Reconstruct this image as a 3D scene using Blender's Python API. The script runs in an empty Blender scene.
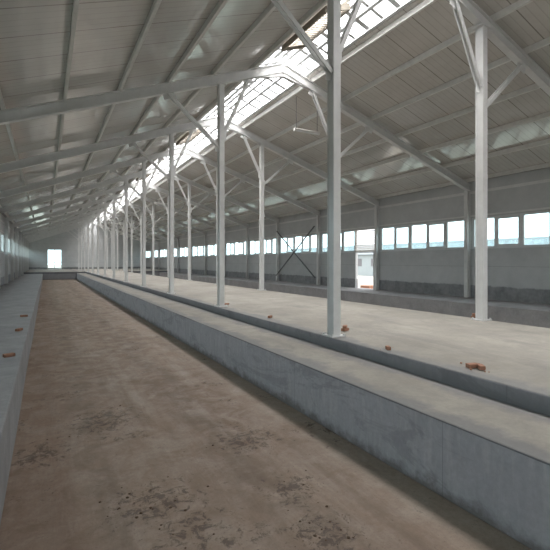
import bpy, bmesh, math, random
from mathutils import Vector, noise as mnoise
random.seed(7)
COL = bpy.context.scene.collection

# ------------------------------------------------------------ layout (metres)
CAMZ = 2.508
TH = math.radians(28.83); C = math.cos(TH); S = math.sin(TH)
XL, XR, XM = -2.70, 17.20, 7.22
Y0, Y1 = -11.43, 84.57
YE = 63.0
FR = [6.57 + 6*k for k in range(-3, 14)]
Z_LEDGE, Z_DECK = 0.82, 1.04
SL, SR, ZR = 0.375, 0.335, 9.36
def ztop(x):
    return ZR - (SL*(XM-x) if x < XM else SR*(x-XM))
def px2w(px, py, z):
    """photo pixel on horizontal plane z -> world point"""
    D = 416*(CAMZ-z)/(py-261); X = (px-275)/416*D
    return X*C + D*S, D*C - X*S

# ------------------------------------------------------------ materials
class NT:
    def __init__(s, name):
        s.m = bpy.data.materials.new(name); s.m.use_nodes = True
        s.t = s.m.node_tree; s.n = s.t.nodes; s.l = s.t.links
        s.b = s.n['Principled BSDF']
        s.geo = s.n.new('ShaderNodeNewGeometry')
    def noise(s, scale, detail=5, rough=0.6, stretch=None, dist=0):
        t = s.n.new('ShaderNodeTexNoise'); t.inputs['Scale'].default_value = scale
        t.inputs['Detail'].default_value = detail; t.inputs['Roughness'].default_value = rough
        t.inputs['Distortion'].default_value = dist
        if stretch:
            mp = s.n.new('ShaderNodeMapping'); mp.inputs['Scale'].default_value = stretch
            s.l.new(s.geo.outputs['Position'], mp.inputs['Vector']); s.l.new(mp.outputs[0], t.inputs['Vector'])
        else:
            s.l.new(s.geo.outputs['Position'], t.inputs['Vector'])
        return t.outputs['Fac']
    def ramp(s, fac, a, b, lo=0.0, hi=1.0):
        r = s.n.new('ShaderNodeMapRange'); r.inputs['From Min'].default_value = a
        r.inputs['From Max'].default_value = b; r.inputs['To Min'].default_value = lo; r.inputs['To Max'].default_value = hi
        s.l.new(fac, r.inputs['Value']); return r.outputs[0]
    def mix(s, fac, a, b, mode='MIX'):
        m = s.n.new('ShaderNodeMix'); m.data_type = 'RGBA'; m.blend_type = mode
        for sock, v in ((m.inputs[0], fac), (m.inputs[6], a), (m.inputs[7], b)):
            if isinstance(v, (int, float)): sock.default_value = v
            elif isinstance(v, tuple): sock.default_value = (*v, 1)
            else: s.l.new(v, sock)
        return m.outputs[2]
    def math(s, op, a, b=None, c=None):
        m = s.n.new('ShaderNodeMath'); m.operation = op
        for i, v in enumerate((a, b, c)):
            if v is None: continue
            if isinstance(v, (int, float)): m.inputs[i].default_value = v
            else: s.l.new(v, m.inputs[i])
        return m.outputs[0]
    def sep(s, out):
        x = s.n.new('ShaderNodeSeparateXYZ'); s.l.new(out, x.inputs[0]); return x.outputs
    def bump(s, h, strength=0.2, dist=0.02):
        b = s.n.new('ShaderNodeBump'); b.inputs['Strength'].default_value = strength
        b.inputs['Distance'].default_value = dist
        s.l.new(h, b.inputs['Height']); s.l.new(b.outputs[0], s.b.inputs['Normal'])
    def near(s, x, y, r):
        """soft world-space disc mask, 1 at centre"""
        d = s.n.new('ShaderNodeVectorMath'); d.operation = 'DISTANCE'
        s.l.new(s.geo.outputs['Position'], d.inputs[0]); d.inputs[1].default_value = (x, y, 0)
        return s.ramp(d.outputs['Value'], r*.2, r, 1, 0)
    def fin(s, col, rough=0.8, spec=0.3, metal=0.0):
        if isinstance(col, tuple): s.b.inputs['Base Color'].default_value = (*col, 1)
        else: s.l.new(col, s.b.inputs['Base Color'])
        if isinstance(rough, (int, float)): s.b.inputs['Roughness'].default_value = rough
        else: s.l.new(rough, s.b.inputs['Roughness'])
        s.b.inputs['Specular IOR Level'].default_value = spec
        s.b.inputs['Metallic'].default_value = metal
        return s.m

def m_lane():
    s = NT('lane_concrete_dirt')
    p = s.sep(s.geo.outputs['Position'])
    big = s.noise(0.45, 7, .68, (1.0, .45, 1), dist=.5); med = s.noise(2.2, 8, .7, dist=.6); fine = s.noise(14, 8, .75)
    c = s.mix(s.ramp(big, .38, .62), (.195, .130, .094), (.325, .238, .182))
    c = s.mix(s.ramp(med, .42, .68, 0, .8), c, (.345, .27, .215))
    streak = s.noise(1.8, 7, .7, (1.0, .10, 1))
    c = s.mix(s.ramp(streak, .48, .64, 0, .6), c, (.165, .115, .085))
    lt = s.noise(1.2, 7, .7, (1.3, .15, 3))
    c = s.mix(s.ramp(lt, .52, .68, 0, .55), c, (.42, .35, .295))
    wob = s.ramp(s.noise(.5, 3, .6), .3, .7, -.25, .25)
    brk = s.ramp(s.noise(1.7, 7, .75), .40, .58)
    for x in (.55, 2.15):
        t = s.ramp(s.math('ABSOLUTE', s.math('SUBTRACT', s.math('ADD', p[0], wob), x)), .10, .35, 1, 0)
        c = s.mix(s.math('MULTIPLY', s.math('MULTIPLY', t, brk), .6), c, (.135, .095, .07))
    kd = s.ramp(s.math('SUBTRACT', 3.68, s.math('ADD', p[0], wob)), .0, .7, .55, 0)
    c = s.mix(kd, c, (.37, .31, .26))
    c = s.mix(s.ramp(fine, .35, .7, 0, .4), c, (.14, .10, .075))
    grit = s.noise(45, 4, .7)
    c = s.mix(s.ramp(grit, .58, .66, 0, .45), c, (.11, .08, .06))
    patch = s.noise(.9, 3, .6); spot = s.noise(8.5, 8, .8, dist=.6)
    m = s.ramp(patch, .54, .68, 0, .85)
    for (px, py, r) in ((322, 532, .5), (290, 488, .5), (155, 503, .7), (190, 530, .45), (105, 420, .9), (40, 455, .6), (245, 440, .7)):
        x, y = px2w(px, py, 0); m = s.math('MAXIMUM', m, s.near(x, y, r))
    dk = s.ramp(s.math('ADD', spot, s.math('MULTIPLY', m, .15)), .61, .67)
    c = s.mix(s.math('MULTIPLY', dk, .78), c, (.07, .048, .036))
    s.bump(s.noise(20, 8, .7), .35, .01)
    return s.fin(c, s.ramp(med, .3, .7, .9, .45), .35)

def m_concrete(name='deck_concrete'):
    s = NT(name)
    p = s.sep(s.geo.outputs['Position']); n = s.sep(s.geo.outputs['Normal'])
    big = s.noise(.5, 6, .65); med = s.noise(2.5, 8, .7, dist=.5); fine = s.noise(18, 8, .7)
    top = s.mix(s.ramp(big, .35, .65), (.275, .252, .22), (.41, .38, .335))
    top = s.mix(s.ramp(med, .43, .68, 0, .65), top, (.25, .235, .215))
    sc = s.noise(1.0, 8, .75, (1, .35, 1), dist=.8)
    top = s.mix(s.ramp(sc, .52, .64, 0, .55), top, (.19, .18, .172))
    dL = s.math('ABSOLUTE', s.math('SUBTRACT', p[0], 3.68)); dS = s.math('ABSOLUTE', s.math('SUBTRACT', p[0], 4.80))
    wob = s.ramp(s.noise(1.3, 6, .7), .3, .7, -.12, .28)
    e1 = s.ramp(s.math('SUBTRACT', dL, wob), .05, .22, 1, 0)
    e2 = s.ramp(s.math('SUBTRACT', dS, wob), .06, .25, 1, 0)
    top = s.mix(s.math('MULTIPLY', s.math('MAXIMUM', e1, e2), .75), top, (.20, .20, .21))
    side = s.mix(s.ramp(med, .3, .7), (.385, .375, .415), (.49, .475, .52))
    drip = s.noise(3, 6, .7, (1, 3.0, .5))
    side = s.mix(s.ramp(drip, .48, .72, 0, .6), side, (.60, .58, .59))
    blot = s.noise(1.1, 6, .72, (1, .6, 2), dist=1)
    side = s.mix(s.ramp(blot, .52, .58, 0, .55), side, (.28, .27, .30))
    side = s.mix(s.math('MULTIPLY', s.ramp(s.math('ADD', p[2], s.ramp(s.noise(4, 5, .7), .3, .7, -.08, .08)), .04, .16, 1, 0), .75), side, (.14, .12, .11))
    jy = s.math('FRACT', s.math('DIVIDE', p[1], 3.0))
    side = s.mix(s.ramp(jy, 0, .005, .6, 0), side, (.12, .12, .13))
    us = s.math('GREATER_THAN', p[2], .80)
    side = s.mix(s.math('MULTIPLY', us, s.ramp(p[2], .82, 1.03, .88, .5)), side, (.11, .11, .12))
    c = s.mix(s.ramp(n[2], .4, .6), side, top)
    c = s.mix(s.ramp(fine, .3, .7, .0, .25), c, (.14, .13, .12))
    s.bump(s.noise(22, 8, .7), .35, .012)
    return s.fin(c, .8, .3)

def m_ledge():
    s = NT('ledge_concrete')
    med = s.noise(1.6, 8, .7); fine = s.noise(16, 8, .7)
    c = s.mix(s.ramp(med, .3, .7), (.205, .20, .21), (.33, .32, .325))
    c = s.mix(s.ramp(fine, .4, .7, 0, .3), c, (.13, .125, .12))
    s.bump(s.noise(22, 8, .7), .3, .01)
    return s.fin(c, .8, .3)

def m_roof():
    s = NT('roof_sandwich_panel')
    p = s.sep(s.geo.outputs['Position'])
    big = s.noise(.35, 4, .6); med = s.noise(2.0, 6, .7)
    c = s.mix(s.ramp(big, .3, .7), (.50, .468, .43), (.63, .605, .57))
    c = s.mix(s.ramp(med, .5, .75, 0, .3), c, (.39, .35, .31))
    seam = s.math('LESS_THAN', s.math('FRACT', p[1]), .03)
    c = s.mix(s.math('MULTIPLY', seam, .65), c, (.15, .13, .11))
    rib = s.math('FRACT', s.math('MULTIPLY', p[1], 5.0))
    rb = s.math('LESS_THAN', rib, .14)
    c = s.mix(s.math('MULTIPLY', rb, .2), c, (.18, .15, .12))
    s.bump(s.math('MULTIPLY', s.noise(.8, 2, .5), 6), .5, .006)
    r = s.fin(c, s.ramp(med, .35, .65, .10, .22), 1.0)
    s.b.inputs['Coat Weight'].default_value = .5; s.b.inputs['Coat Roughness'].default_value = .08
    return r

def m_wall():
    s = NT('wall_sandwich_panel')
    p = s.sep(s.geo.outputs['Position'])
    med = s.noise(1.2, 6, .7)
    c = s.mix(s.ramp(med, .3, .7), (.42, .43, .44), (.52, .525, .53))
    seam = s.math('LESS_THAN', s.math('FRACT', s.math('DIVIDE', p[2], 1.13)), .018)
    c = s.mix(s.math('MULTIPLY', seam, .5), c, (.2, .2, .2))
    wob = s.ramp(s.noise(2.5, 6, .7), .3, .7, -.05, .05)
    f = s.ramp(s.math('ADD', p[2], wob), 1.36, 1.42, 1, 0)
    pl = s.mix(s.ramp(s.noise(3, 8, .7), .3, .7), (.14, .142, .155), (.28, .28, .29))
    c = s.mix(f, c, pl)
    return s.fin(c, .5, .35)

def m_plain(name, col, rough=.5, spec=.4, metal=0, var=.12, scale=4):
    s = NT(name)
    n = s.noise(scale, 6, .7)
    d = tuple(v*(1-var*2) for v in col)
    c = s.mix(s.ramp(n, .35, .75), col, d)
    return s.fin(c, rough, spec, metal)

def m_glass():
    m = bpy.data.materials.new('window_glass'); m.use_nodes = True
    t = m.node_tree; t.nodes.clear()
    o = t.nodes.new('ShaderNodeOutputMaterial'); mx = t.nodes.new('ShaderNodeMixShader')
    a = t.nodes.new('ShaderNodeBsdfTransparent'); a.inputs[0].default_value = (.80, .91, .92, 1)
    g = t.nodes.new('ShaderNodeBsdfGlossy'); g.inputs['Roughness'].default_value = .05
    mx.inputs[0].default_value = .07
    t.links.new(a.outputs[0], mx.inputs[1]); t.links.new(g.outputs[0], mx.inputs[2]); t.links.new(mx.outputs[0], o.inputs[0])
    return m

M_LANE = m_lane(); M_CONC = m_concrete(); M_LEDGE = m_ledge(); M_ROOF = m_roof(); M_WALL = m_wall()
M_STEEL = m_plain('painted_steel', (.68, .675, .67), .42, .45, var=.08, scale=3)
M_PURL = m_plain('galvanised_steel', (.70, .68, .65), .42, .45, var=.10)
M_LOUV = m_plain('louvre_slats', (.30, .26, .21), .6, .3, var=.12)
M_DARK = m_plain('dark_steel', (.10, .10, .11), .5)
M_PVC = m_plain('white_pvc', (.62, .63, .64), .35, .5, var=.03)
M_GLASS = m_glass()
M_BRICK = m_plain('clay_brick', (.42, .21, .14), .85, .2, var=.3, scale=25)
M_DIRT = m_plain('dry_manure', (.12, .08, .055), .95, .1, var=.3, scale=30)
M_SOIL = m_plain('yard_soil', (.55, .50, .42), .95, .1, var=.2, scale=.7)
M_SHED = m_plain('shed_cladding', (.24, .28, .29), .6, .3, var=.06, scale=1)
M_SHEDR = m_plain('shed_roofing', (.14, .17, .185), .6, .3, var=.06, scale=1)

# ------------------------------------------------------------ mesh builder
class MB:
    def __init__(s, *mats): s.v = []; s.f = []; s.mi = []; s.mats = mats
    def add(s, vs, fs, mi=0):
        o = len(s.v); s.v += [tuple(v) for v in vs]
        for f in fs: s.f.append([i+o for i in f]); s.mi.append(mi)
    def box(s, x0, x1, y0, y1, z0, z1, mi=0):
        vs = [(x0,y0,z0),(x1,y0,z0),(x1,y1,z0),(x0,y1,z0),(x0,y0,z1),(x1,y0,z1),(x1,y1,z1),(x0,y1,z1)]
        s.add(vs, [(3,2,1,0),(4,5,6,7),(0,1,5,4),(1,2,6,5),(2,3,7,6),(3,0,4,7)], mi)
    def beam(s, p0, p1, side, prof, mi=0):
        """sweep closed profile [(a along side, b along up)] from p0 to p1"""
        p0 = Vector(p0); p1 = Vector(p1); d = (p1-p0).normalized(); sd = Vector(side)
        sd = (sd - d*sd.dot(d)).normalized(); up = sd.cross(d)
        if up.z < -1e-6: up = -up
        n = len(prof)
        vs = [p0+sd*a+up*b for a, b in prof] + [p1+sd*a+up*b for a, b in prof]
        fs = [(i, (i+1) % n, n+(i+1) % n, n+i) for i in range(n)]
        fs += [tuple(range(n))[::-1], tuple(range(n, 2*n))]
        s.add(vs, fs, mi)
    def obj(s, name, parent=None, bevel=0, loc=None):
        me = bpy.data.meshes.new(name); me.from_pydata(s.v, [], s.f)
        for m in s.mats: me.materials.append(m)
        for p, i in zip(me.polygons, s.mi): p.material_index = i
        bm = bmesh.new(); bm.from_mesh(me); bmesh.ops.recalc_face_normals(bm, faces=bm.faces); bm.to_mesh(me); bm.free()
        ob = bpy.data.objects.new(name, me); COL.objects.link(ob)
        if parent: ob.parent = parent
        if loc: ob.location = loc
        if bevel:
            b = ob.modifiers.new('bevel', 'BEVEL'); b.width = bevel; b.segments = 2; b.limit_method = 'ANGLE'
        return ob
def inst(ob, name, loc, parent=None, rz=0):
    o = bpy.data.objects.new(name, ob.data); COL.objects.link(o); o.location = loc; o.rotation_euler = (0, 0, rz)
    if parent: o.parent = parent
    return o
def rect(w, h, b0=None):
    b = -h/2 if b0 is None else b0
    return [(-w/2, b), (w/2, b), (w/2, b+h), (-w/2, b+h)]
def isec(w, h, tf=.025, tw=.02, b0=0):
    a = w/2; t = tw/2
    return [(-a,b0),(a,b0),(a,b0+tf),(t,b0+tf),(t,b0+h-tf),(a,b0+h-tf),(a,b0+h),(-a,b0+h),(-a,b0+h-tf),(-t,b0+h-tf),(-t,b0+tf),(-a,b0+tf)]

# ------------------------------------------------------------ floors
EPS = .02
b = MB(M_LANE); b.box(XL-.1, XR+.1, Y0-.15, Y1+.15, -.2, 0); b.obj('floor')
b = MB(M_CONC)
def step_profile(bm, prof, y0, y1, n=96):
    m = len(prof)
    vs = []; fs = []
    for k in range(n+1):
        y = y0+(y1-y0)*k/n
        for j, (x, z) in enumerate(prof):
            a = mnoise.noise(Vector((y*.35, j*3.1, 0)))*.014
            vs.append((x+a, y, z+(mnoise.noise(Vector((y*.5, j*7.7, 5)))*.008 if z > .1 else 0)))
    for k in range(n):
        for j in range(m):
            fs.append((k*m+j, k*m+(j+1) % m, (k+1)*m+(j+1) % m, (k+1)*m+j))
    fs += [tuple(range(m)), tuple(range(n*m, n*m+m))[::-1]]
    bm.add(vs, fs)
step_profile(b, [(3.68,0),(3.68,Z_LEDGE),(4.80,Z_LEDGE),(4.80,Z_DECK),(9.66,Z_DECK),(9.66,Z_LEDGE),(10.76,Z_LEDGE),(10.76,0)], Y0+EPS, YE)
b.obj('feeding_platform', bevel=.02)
for x0, x1 in ((XL+EPS, -.377), (14.82, XR-EPS)):
    b = MB(M_LEDGE); step_profile(b, [(x0,0),(x0,Z_LEDGE),(x1,Z_LEDGE),(x1,0)], Y0+EPS, YE); b.obj('side_ledge', bevel=.02)
b = MB(M_CONC); b.box(XL+EPS, XR-EPS, YE, Y1-EPS, 0, Z_DECK); b.obj('end_platform', bevel=.02)

# ------------------------------------------------------------ walls
ZS, ZH = 3.088, 4.483          # window sill / head
T = .15
def side_wall(name, xi, sgn, gaps):
    b = MB(M_WALL); xo = xi+sgn*T; a, c = sorted((xi, xo))
    top = ztop(xi)+.14
    ys = [Y0-T]
    for g in gaps: ys += [g[0], g[1]]
    ys.append(Y1+T)
    for i in range(0, len(ys), 2): b.box(a, c, ys[i], ys[i+1], 0, ZS)
    for g in gaps: b.box(a, c, g[0], g[1], 0, Z_LEDGE)
    b.box(a, c, Y0-T, Y1+T, ZH, top)
    for y in [Y0]+FR[1:-1]+[Y1]:
        b.box(a, c, y-.15, y+.15, ZS, ZH)
    return b.obj(name)
side_wall('wall_right', XR, 1, [(19.0, 20.6)])
side_wall('wall_left', XL, -1, [])
def end_wall(name, y, sgn, dx0, dx1, dz0, dz1):
    b = MB(M_WALL); ya, yb = sorted((y, y+sgn*T))
    def poly(xa, xb, z0):
        xs = [xa]+([XM] if xa < XM < xb else [])+[xb]
        pr = [(xa, z0), (xb, z0)]+[(x, ztop(x)+.14) for x in reversed(xs)]
        n = len(pr); vs = [(x, ya, z) for x, z in pr]+[(x, yb, z) for x, z in pr]
        b.add(vs, [(i, (i+1) % n, n+(i+1) % n, n+i) for i in range(n)]+[tuple(range(n)), tuple(range(n, 2*n))[::-1]])
    poly(XL, dx0, 0); poly(dx1, XR, 0); poly(dx0, dx1, dz1)
    if dz0 > 0: b.box(dx0, dx1, ya, yb, 0, dz0)
    b.obj(name)
end_wall('wall_far', Y1, 1, .2, 2.5, Z_DECK, 4.6)
end_wall('wall_near', Y0, -1, .2, 3.0, 0, 3.6)

def door(name, x0, x1, y, z0, z1):
    e = bpy.data.objects.new(name, None); COL.objects.link(e)
    b = MB(M_PVC)
    b.box(x0, x0+.1, y+.02, y+.12, z0, z1); b.box(x1-.1, x1, y+.02, y+.12, z0, z1); b.box(x0+.1, x1-.1, y+.02, y+.12, z1-.1, z1)
    m = (x0+x1)/2
    b.box(m-.05, m+.05, y+.02, y+.12, z0, z1-.1)
    b.box(x0+.1, x1-.1, y+.04, y+.10, z0, z0+.25)
    b.box(x0+.1, x1-.1, y+.04, y+.10, z0+1.2, z0+1.3)
    b.obj('frame', e)
    g = MB(M_GLASS); g.box(x0+.1, x1-.1, y+.065, y+.075, z0+.25, z1-.1); g.obj('glazing', e)
door('door_1', .2, 2.5, Y1, Z_DECK, 4.6)
door('door_2', .2, 3.0, Y0-.15, 0, 3.6)

# ------------------------------------------------------------ windows
def window_mesh(w, n):
    b = MB(M_PVC, M_GLASS); h = ZH-ZS; f = .08
    b.box(0, .08, 0, w, 0, f); b.box(0, .08, 0, w, h-f, h)
    pw = w/n
    for i in range(n+1):
        y = i*pw; ww = .10 if i in (0, n) else .075
        b.box(0, .08, max(0, y-ww), min(w, y+ww), f, h-f)
    for i in range(n):
        y0 = i*pw+.05; y1 = (i+1)*pw-.05
        if i % 2 == 1:   # opening sash
            b.box(-.025, .0, y0-.02, y1+.02, f-.02, f+.07); b.box(-.025, .0, y0-.02, y1+.02, h-f-.07, h-f+.02)
            b.box(-.025, .0, y0-.02, y0+.09, f+.07, h-f-.07); b.box(-.025, .0, y1-.09, y1+.02, f+.07, h-f-.07)
            b.box(-.06, -.025, y1-.02, y1, h/2-.05, h/2+.08)
        b.box(.035, .045, y0, y1, f, h-f, 1)
    b.box(-.10, .0, 0, w, -.03, .0)
    return b
W5 = window_mesh(5.7, 5); W3 = window_mesh(3.7, 3)
first = {}; k = 0
def put_window(kind, x, y, rz):
    global k; k += 1
    nm = 'window_%d' % k
    if kind not in first: first[kind] = (W5 if kind == 5 else W3).obj(nm, loc=(x, y, ZS)); first[kind].rotation_euler = (0, 0, rz)
    else: inst(first[kind], nm, (x, y, ZS), rz=rz)
for i in range(len(FR)-1):
    y = FR[i]
    if abs(y-18.57) < .01: put_window(3, XR+.03, y+2.15, 0)
    else: put_window(5, XR+.03, y+.15, 0)
    put_window(5, XL-.03, y+5.85, math.pi)

# ventilation louvre above the side opening
b = MB(M_PURL)
b.box(XR-.02, XR+.12, 18.73, 18.80, ZS, ZH); b.box(XR-.02, XR+.12, 20.64, 20.71, ZS, ZH)
b.box(XR-.02, XR+.12, 18.80, 20.64, ZS, ZS+.07); b.box(XR-.02, XR+.12, 18.80, 20.64, ZH-.07, ZH)
for i in range(12):
    z = ZS+.10+i*.105
    b.beam((XR+.05, 18.80, z), (XR+.05, 20.64, z), (1, 0, .7), rect(.13, .012))
b.obj('ventilation_louvre')
b = MB(M_STEEL)
b.box(XR-.03, XR-.002, 18.94, 19.0, Z_LEDGE, ZS-.07); b.box(XR-.03, XR-.002, 20.6, 20.66, Z_LEDGE, ZS-.07); b.box(XR-.03, XR-.002, 18.94, 20.66, ZS-.07, ZS-.01)
b.obj('door_3')

# ------------------------------------------------------------ steel frames
RD = .30
def column_mesh(xc, ztop_c, dl, dr, zl, zr):
    """interior column with knee braces, origin at column foot"""
    b = MB(M_STEEL)
    z0 = Z_DECK; H = ztop_c-z0
    b.box(-.07, .07, -.09, .09, .02, H)
    b.box(-.085, .085, -.105, -.085, .02, H); b.box(-.085, .085, .085, .105, .02, H)
    b.box(-.17, .17, -.17, .17, 0, .022)
    for sx in (-1, 1):
        for sy in (-1, 1): b.box(sx*.14-.016, sx*.14+.016, sy*.14-.016, sy*.14+.016, .022, .06)
    b.box(-.17, .17, -.13, .13, H-.03, H)
    for d, z in ((dl, zl), (dr, zr)):
        xt = xc+d; zt = ztop(xt)-RD-z0
        zj = z-z0; sx = 1 if d > 0 else -1
        for sy in (-.05, .05):
            b.beam((sx*.08, sy, zj), (d, sy, zt), (0, 1, 0), rect(.03, .09))
        b.beam((sx*.08, 0, zj-.15), (sx*.08, 0, zj+.25), (0, 1, 0), rect(.012, .22))
        b.beam((d-sx*.2, 0, ztop(xc+d-sx*.2)-RD-.08-z0), (d+sx*.14, 0, ztop(xc+d+sx*.14)-RD-.07-z0), (0, 1, 0), rect(.012, .18))
    return b
cA = column_mesh(4.93, ztop(4.93)-RD, -1.7, 1.0, CAMZ+3.65, CAMZ+4.05)
cB = column_mesh(9.46, ztop(9.46)-RD, -1.0, 1.7, CAMZ+4.30, CAMZ+3.80)
fa = fb = None
for y in FR[1:-1]:
    if fa is None:
        fa = cA.obj('steel_column', loc=(4.93, y, Z_DECK+.005)); fb = cB.obj('steel_column', loc=(9.46, y, Z_DECK+.005))
    else:
        inst(fa, 'steel_column', (4.93, y, Z_DECK+.005)); inst(fb, 'steel_column', (9.46, y, Z_DECK+.005))
# rafters
r = MB(M_STEEL)
for xa in (XL+.02, XR-.02):
    n = Vector((xa, 0, ztop(xa)-RD)); p = Vector((XM, 0, ZR-RD))
    r.beam(n, p, (0, 1, 0), isec(.19, RD, .03, .06))
r.box(XM-.02, XM+.02, -.12, .12, ZR-RD-.05, ZR-.02)
for xa, sg in ((XM-1.1, 1), (XM+1.1, -1)):
    r.add([(xa, -.06, ztop(xa)-RD), (XM, -.06, ZR-RD), (XM, -.06, ZR-RD-.14), (xa, .06, ztop(xa)-RD), (XM, .06, ZR-RD), (XM, .06, ZR-RD-.14)],
          [(0,1,2),(3,5,4),(0,2,5,3),(1,4,5,2),(0,3,4,1)])
fr = None
for y in FR[1:-1]:
    if fr is None: fr = r.obj('roof_rafter', loc=(0, y, 0))
    else: inst(fr, 'roof_rafter', (0, y, 0))
# wall columns
for xi, sg in ((XL, 1), (XR, -1)):
    w = MB(M_STEEL); zt = ztop(xi+sg*.12)-RD
    w.beam((sg*.13, 0, 0), (sg*.13, 0, zt-Z_LEDGE), (0, 1, 0), isec(.18, .22, .02, .05, -.11))
    w0 = None
    for y in FR[1:-1]:
        z = Z_LEDGE+.005 if y < YE else Z_DECK+.005
        if w0 is None: w0 = w.obj('wall_column', loc=(xi, y, z))
        else: inst(w0, 'wall_column', (xi, y, z))
# purlins
pz = MB(M_PURL)
csec = [(-.035, 0), (.035, 0), (.035, .02), (-.02, .02), (-.02, .14), (.035, .14), (.035, .16), (-.035, .16)]
for x in (-2.45, -.95, .45, 1.85, 3.25, 4.65, 6.1, 8.44, 9.8, 11.2, 12.6, 14.0, 15.4, 16.9):
    pz.beam((x, Y0, ztop(x)), (x, Y1, ztop(x)), (1, 0, 0), csec)
pz.obj('roof_purlin')
# roof (underside on top of purlins) with ridge opening
OL, OR = 6.35, 8.29
ceil = MB(M_ROOF)
for xa, xb in ((XL-.35, OL), (OR, XR+.35)):
    za, zb = ztop(xa)+.165, ztop(xb)+.165
    vs = [(xa, Y0-.3, za), (xb, Y0-.3, zb), (xb, Y1+.3, zb), (xa, Y1+.3, za)]
    vs += [(x, y, z+.1) for x, y, z in vs]
    ceil.add(vs, [(3,2,1,0),(4,5,6,7),(0,1,5,4),(1,2,6,5),(2,3,7,6),(3,0,4,7)])
ceil.obj('ceiling')
# ridge skylight lattice
sk = MB(M_PVC)
for x in (OL+.05, 6.75, XM-.14, XM+.14, 7.72, OR-.05):
    z = ztop(x)+.17
    sk.beam((x, Y0, z), (x, Y1, z), (1, 0, 0), rect(.12, .12, 0))
y = Y0+.3; i = 0
while y < Y1:
    for xa in (OL, OR):
        sk.beam((xa, y, ztop(xa)+.20), (XM, y, ZR+.20), (0, 1, 0), rect(.15 if i % 2 == 0 else .10, .09, 0))
    y += .6; i += 1
sk.obj('ridge_skylight')
# brown louvred ridge vents hanging in the skylight
rv = MB(M_LOUV)
x0, x1, L = 6.40, 7.16, 2.3
zf = lambda x: ztop(x)+.02
for yy in (0, L):
    rv.beam((x0, yy, zf(x0)), (x1, yy, zf(x1)), (0, 1, 0), rect(.05, .16))
for xx in (x0, x1): rv.beam((xx, 0, zf(xx)), (xx, L, zf(xx)), (1, 0, 0), rect(.05, .16))
for i in range(17):
    yy = .1+i*(L-.2)/16
    rv.beam((x0, yy, zf(x0)), (x1, yy, zf(x1)), (0, 1, .8), rect(.12, .015))
v0 = None
for i in range(-1, 7):
    yv = 8.85+12*i
    if yv < Y0 or yv > Y1-3: continue
    if v0 is None: v0 = rv.obj('ridge_vent', loc=(0, yv, 0))
    else: inst(v0, 'ridge_vent', (0, yv, 0))

g = MB(M_STEEL)
for xi, sg in ((XL, 1), (XR, -1)):
    g.box(*(sorted((xi+sg*.0, xi+sg*.018))), Y0, Y1, ztop(xi)-.42, ztop(xi)-.30)
    g.box(*(sorted((xi+sg*.0, xi+sg*.018))), Y0, Y1, ZH+.05, ZH+.13)
g.obj('wall_girt')

b = MB(M_DARK)
x = XR-.30
for ya, yb in ((24.75, 30.4),):
    b.beam((x, ya, 1.3), (x, yb, 5.0), (1, 0, 0), rect(.05, .09)); b.beam((x-.06, ya, 5.0), (x-.06, yb, 1.3), (1, 0, 0), rect(.05, .09))
b.obj('cross_brace')

# ------------------------------------------------------------ fluorescent lamps
M_TUBE = m_plain('lamp_tube', (.85, .86, .85), .3)
def lamp(x, y, z):
    e = bpy.data.objects.new('fluorescent_lamp', None); COL.objects.link(e); e.location = (x, y, z)
    b = MB(M_PURL, M_TUBE); b.beam((-.6, 0, 0), (.6, 0, 0), (0, 1, 0), [(-.05, .0), (.05, .0), (.08, .03), (.05, .07), (-.05, .07), (-.08, .03)])
    for sy in (-.03, .03):
        b.beam((-.56, sy, -.03), (.56, sy, -.03), (0, 1, 0), [(.014*math.cos(a*math.pi/4), .014*math.sin(a*math.pi/4)) for a in range(8)], 1)
    b.box(-.60, -.56, -.05, .05, -.05, 0); b.box(.56, .60, -.05, .05, -.05, 0)
    b.obj('body', e)
    w = MB(M_DARK)
    for sx in (-.5, .5): w.box(sx-.008, sx+.008, -.008, .008, .06, ztop(x+sx)-z+.16)
    w.obj('wire', e)
for yy in (14.05, 38.05, 62.05): lamp(9.2, yy, CAMZ+5.2)

# ------------------------------------------------------------ bricks, dirt
def rock(bm_, c, r, sq=.6, seed=0):
    t = bmesh.new(); bmesh.ops.create_icosphere(t, subdivisions=1, radius=1)
    vs = [(c[0]+v.co.x*r*(1+.4*mnoise.noise(v.co*2+Vector((seed, 0, 0)))), c[1]+v.co.y*r*(1+.4*mnoise.noise(v.co*2+Vector((0, seed, 0)))), c[2]+v.co.z*r*sq) for v in t.verts]
    fs = [tuple(v.index for v in f.verts) for f in t.faces]; t.free()
    bm_.add(vs, fs)
def brick(px, py, z, rz, n=1, crumbs=3, sc=.8):
    x, y = px2w(px, py, z)
    b = MB(M_BRICK)
    for i in range(n):
        a = rz+i*.5; ca, sa = math.cos(a), math.sin(a); zz = .055*i
        pts = [(-.125*sc, -.06*sc), (.125*sc, -.06*sc), (.10*sc, .06*sc), (-.125*sc, .06*sc)]
        vs = [(ca*u-sa*v, sa*u+ca*v, zz) for u, v in pts]+[(ca*u-sa*v, sa*u+ca*v, zz+.055) for u, v in pts]
        b.add(vs, [(3,2,1,0),(4,5,6,7),(0,1,5,4),(1,2,6,5),(2,3,7,6),(3,0,4,7)])
    for i in range(crumbs):
        a = random.random()*6.3; d = .12+random.random()*.15
        rr = .008+random.random()*.015
        rock(b, (math.cos(a)*d, math.sin(a)*d, rr*.6), rr, .6, i)
    b.obj('brick', bevel=.006, loc=(x, y, z+.008))
brick(345, 331, Z_DECK, .3, 2, 2, .7); brick(388, 350, Z_DECK, 1.1, 1, 3, .5); brick(473, 368, Z_DECK, -.3, 1, 5, .7); brick(481, 369.5, Z_DECK, .9, 1, 3, .6)
brick(474, 318, Z_DECK, .2, 2, 0, .7); brick(226, 305, Z_DECK, .2, 1, 0); brick(270, 318, Z_DECK, .7, 1, 0, .6)
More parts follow.
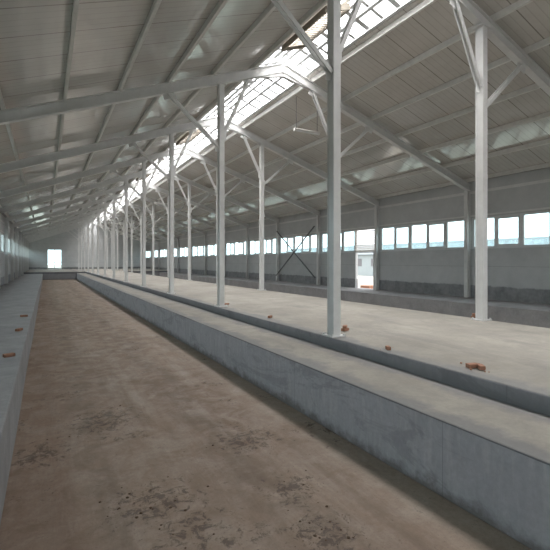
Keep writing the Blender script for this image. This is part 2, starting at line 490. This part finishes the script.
brick(9, 357, Z_LEDGE, .4, 1, 1, .7); brick(19, 331, Z_LEDGE, 1.2, 1, 0); brick(24, 317, Z_LEDGE, .1, 1, 0)
d = MB(M_DIRT)
for (px, py, n, spread) in ((322, 532, 40, .16), (150, 500, 40, .25), (290, 486, 25, .2), (185, 528, 20, .2), (100, 420, 15, .4), (240, 440, 10, .4), (130, 350, 15, .8)):
    x, y = px2w(px, py, 0)
    for i in range(n):
        rr = .004+random.random()**4*.016
        rock(d, (x+random.gauss(0, spread), y+random.gauss(0, spread), rr*.3), rr, .4, i)
d.obj('dirt_clumps')

# ------------------------------------------------------------ outside
b = MB(M_SOIL); b.box(-250, XL-.1-T, -200, 300, -.3, -.05); b.box(XR+.1+T, 260, -200, 300, -.3, -.05)
b.box(XL-.1-T, XR+.1+T, Y1+.15, 300, -.3, -.05); b.box(XL-.1-T, XR+.1+T, -200, Y0-.15, -.3, -.05); b.obj('yard_ground')
def shed(x0, x1, y0, y1, h, rh):
    b = MB(M_SHED, M_SHEDR, M_DARK); b.box(x0, x1, y0, y1, -.05, h)
    xm = (x0+x1)/2
    b.add([(x0-.5,y0-.5,h),(xm,y0-.5,h+rh),(x1+.5,y0-.5,h),(x0-.5,y1+.5,h),(xm,y1+.5,h+rh),(x1+.5,y1+.5,h)], [(0,1,2),(3,5,4),(0,3,4,1),(1,4,5,2),(0,2,5,3)], 1)
    y = y0+2
    while y < y1-3:
        b.box(x0-.05, x0, y, y+1.6, 1.6, 2.9, 2); y += 4
    b.obj('neighbouring_shed')
shed(48, 62, -30, 90, 3.6, 2.0)
shed(-60, -46, 0, 80, 3.6, 2.4)
b = MB(M_BRICK)
for l in range(9):
    for i in range(5):
        for j in range(4):
            x0 = i*.26+(l % 2)*.03; y0 = j*.27+(l % 2)*.02
            b.box(x0, x0+.25, y0, y0+.25, l*.075+.002, l*.075+.07)
b.obj('brick_stack', loc=(21.5, 24.2, -.05))

# ------------------------------------------------------------ light
w = bpy.data.worlds.new('sky'); bpy.context.scene.world = w; w.use_nodes = True
bg = w.node_tree.nodes['Background']; bg.inputs[0].default_value = (.95, .975, 1, 1); bg.inputs[1].default_value = 4.5
for i in range(8):
    l = bpy.data.lights.new('skylight_daylight', 'AREA'); l.shape = 'RECTANGLE'; l.size = 2.0; l.size_y = 12; l.energy = 1650; l.color = (1, .97, .93)
    o = bpy.data.objects.new('skylight_daylight', l); COL.objects.link(o); o.location = (XM, Y0+6+12*i, ZR+.75)

cam = bpy.data.cameras.new('camera'); co = bpy.data.objects.new('camera', cam); COL.objects.link(co)
co.location = (0, 0, CAMZ); co.rotation_euler = (math.pi/2, 0, -TH)
cam.sensor_width = 36; cam.lens = 416/550*36; cam.shift_y = -14/550; cam.clip_end = 600; cam.clip_start = .05
bpy.context.scene.camera = co
vs = bpy.context.scene.view_settings
vs.view_transform = 'Standard'; vs.gamma = 1.10
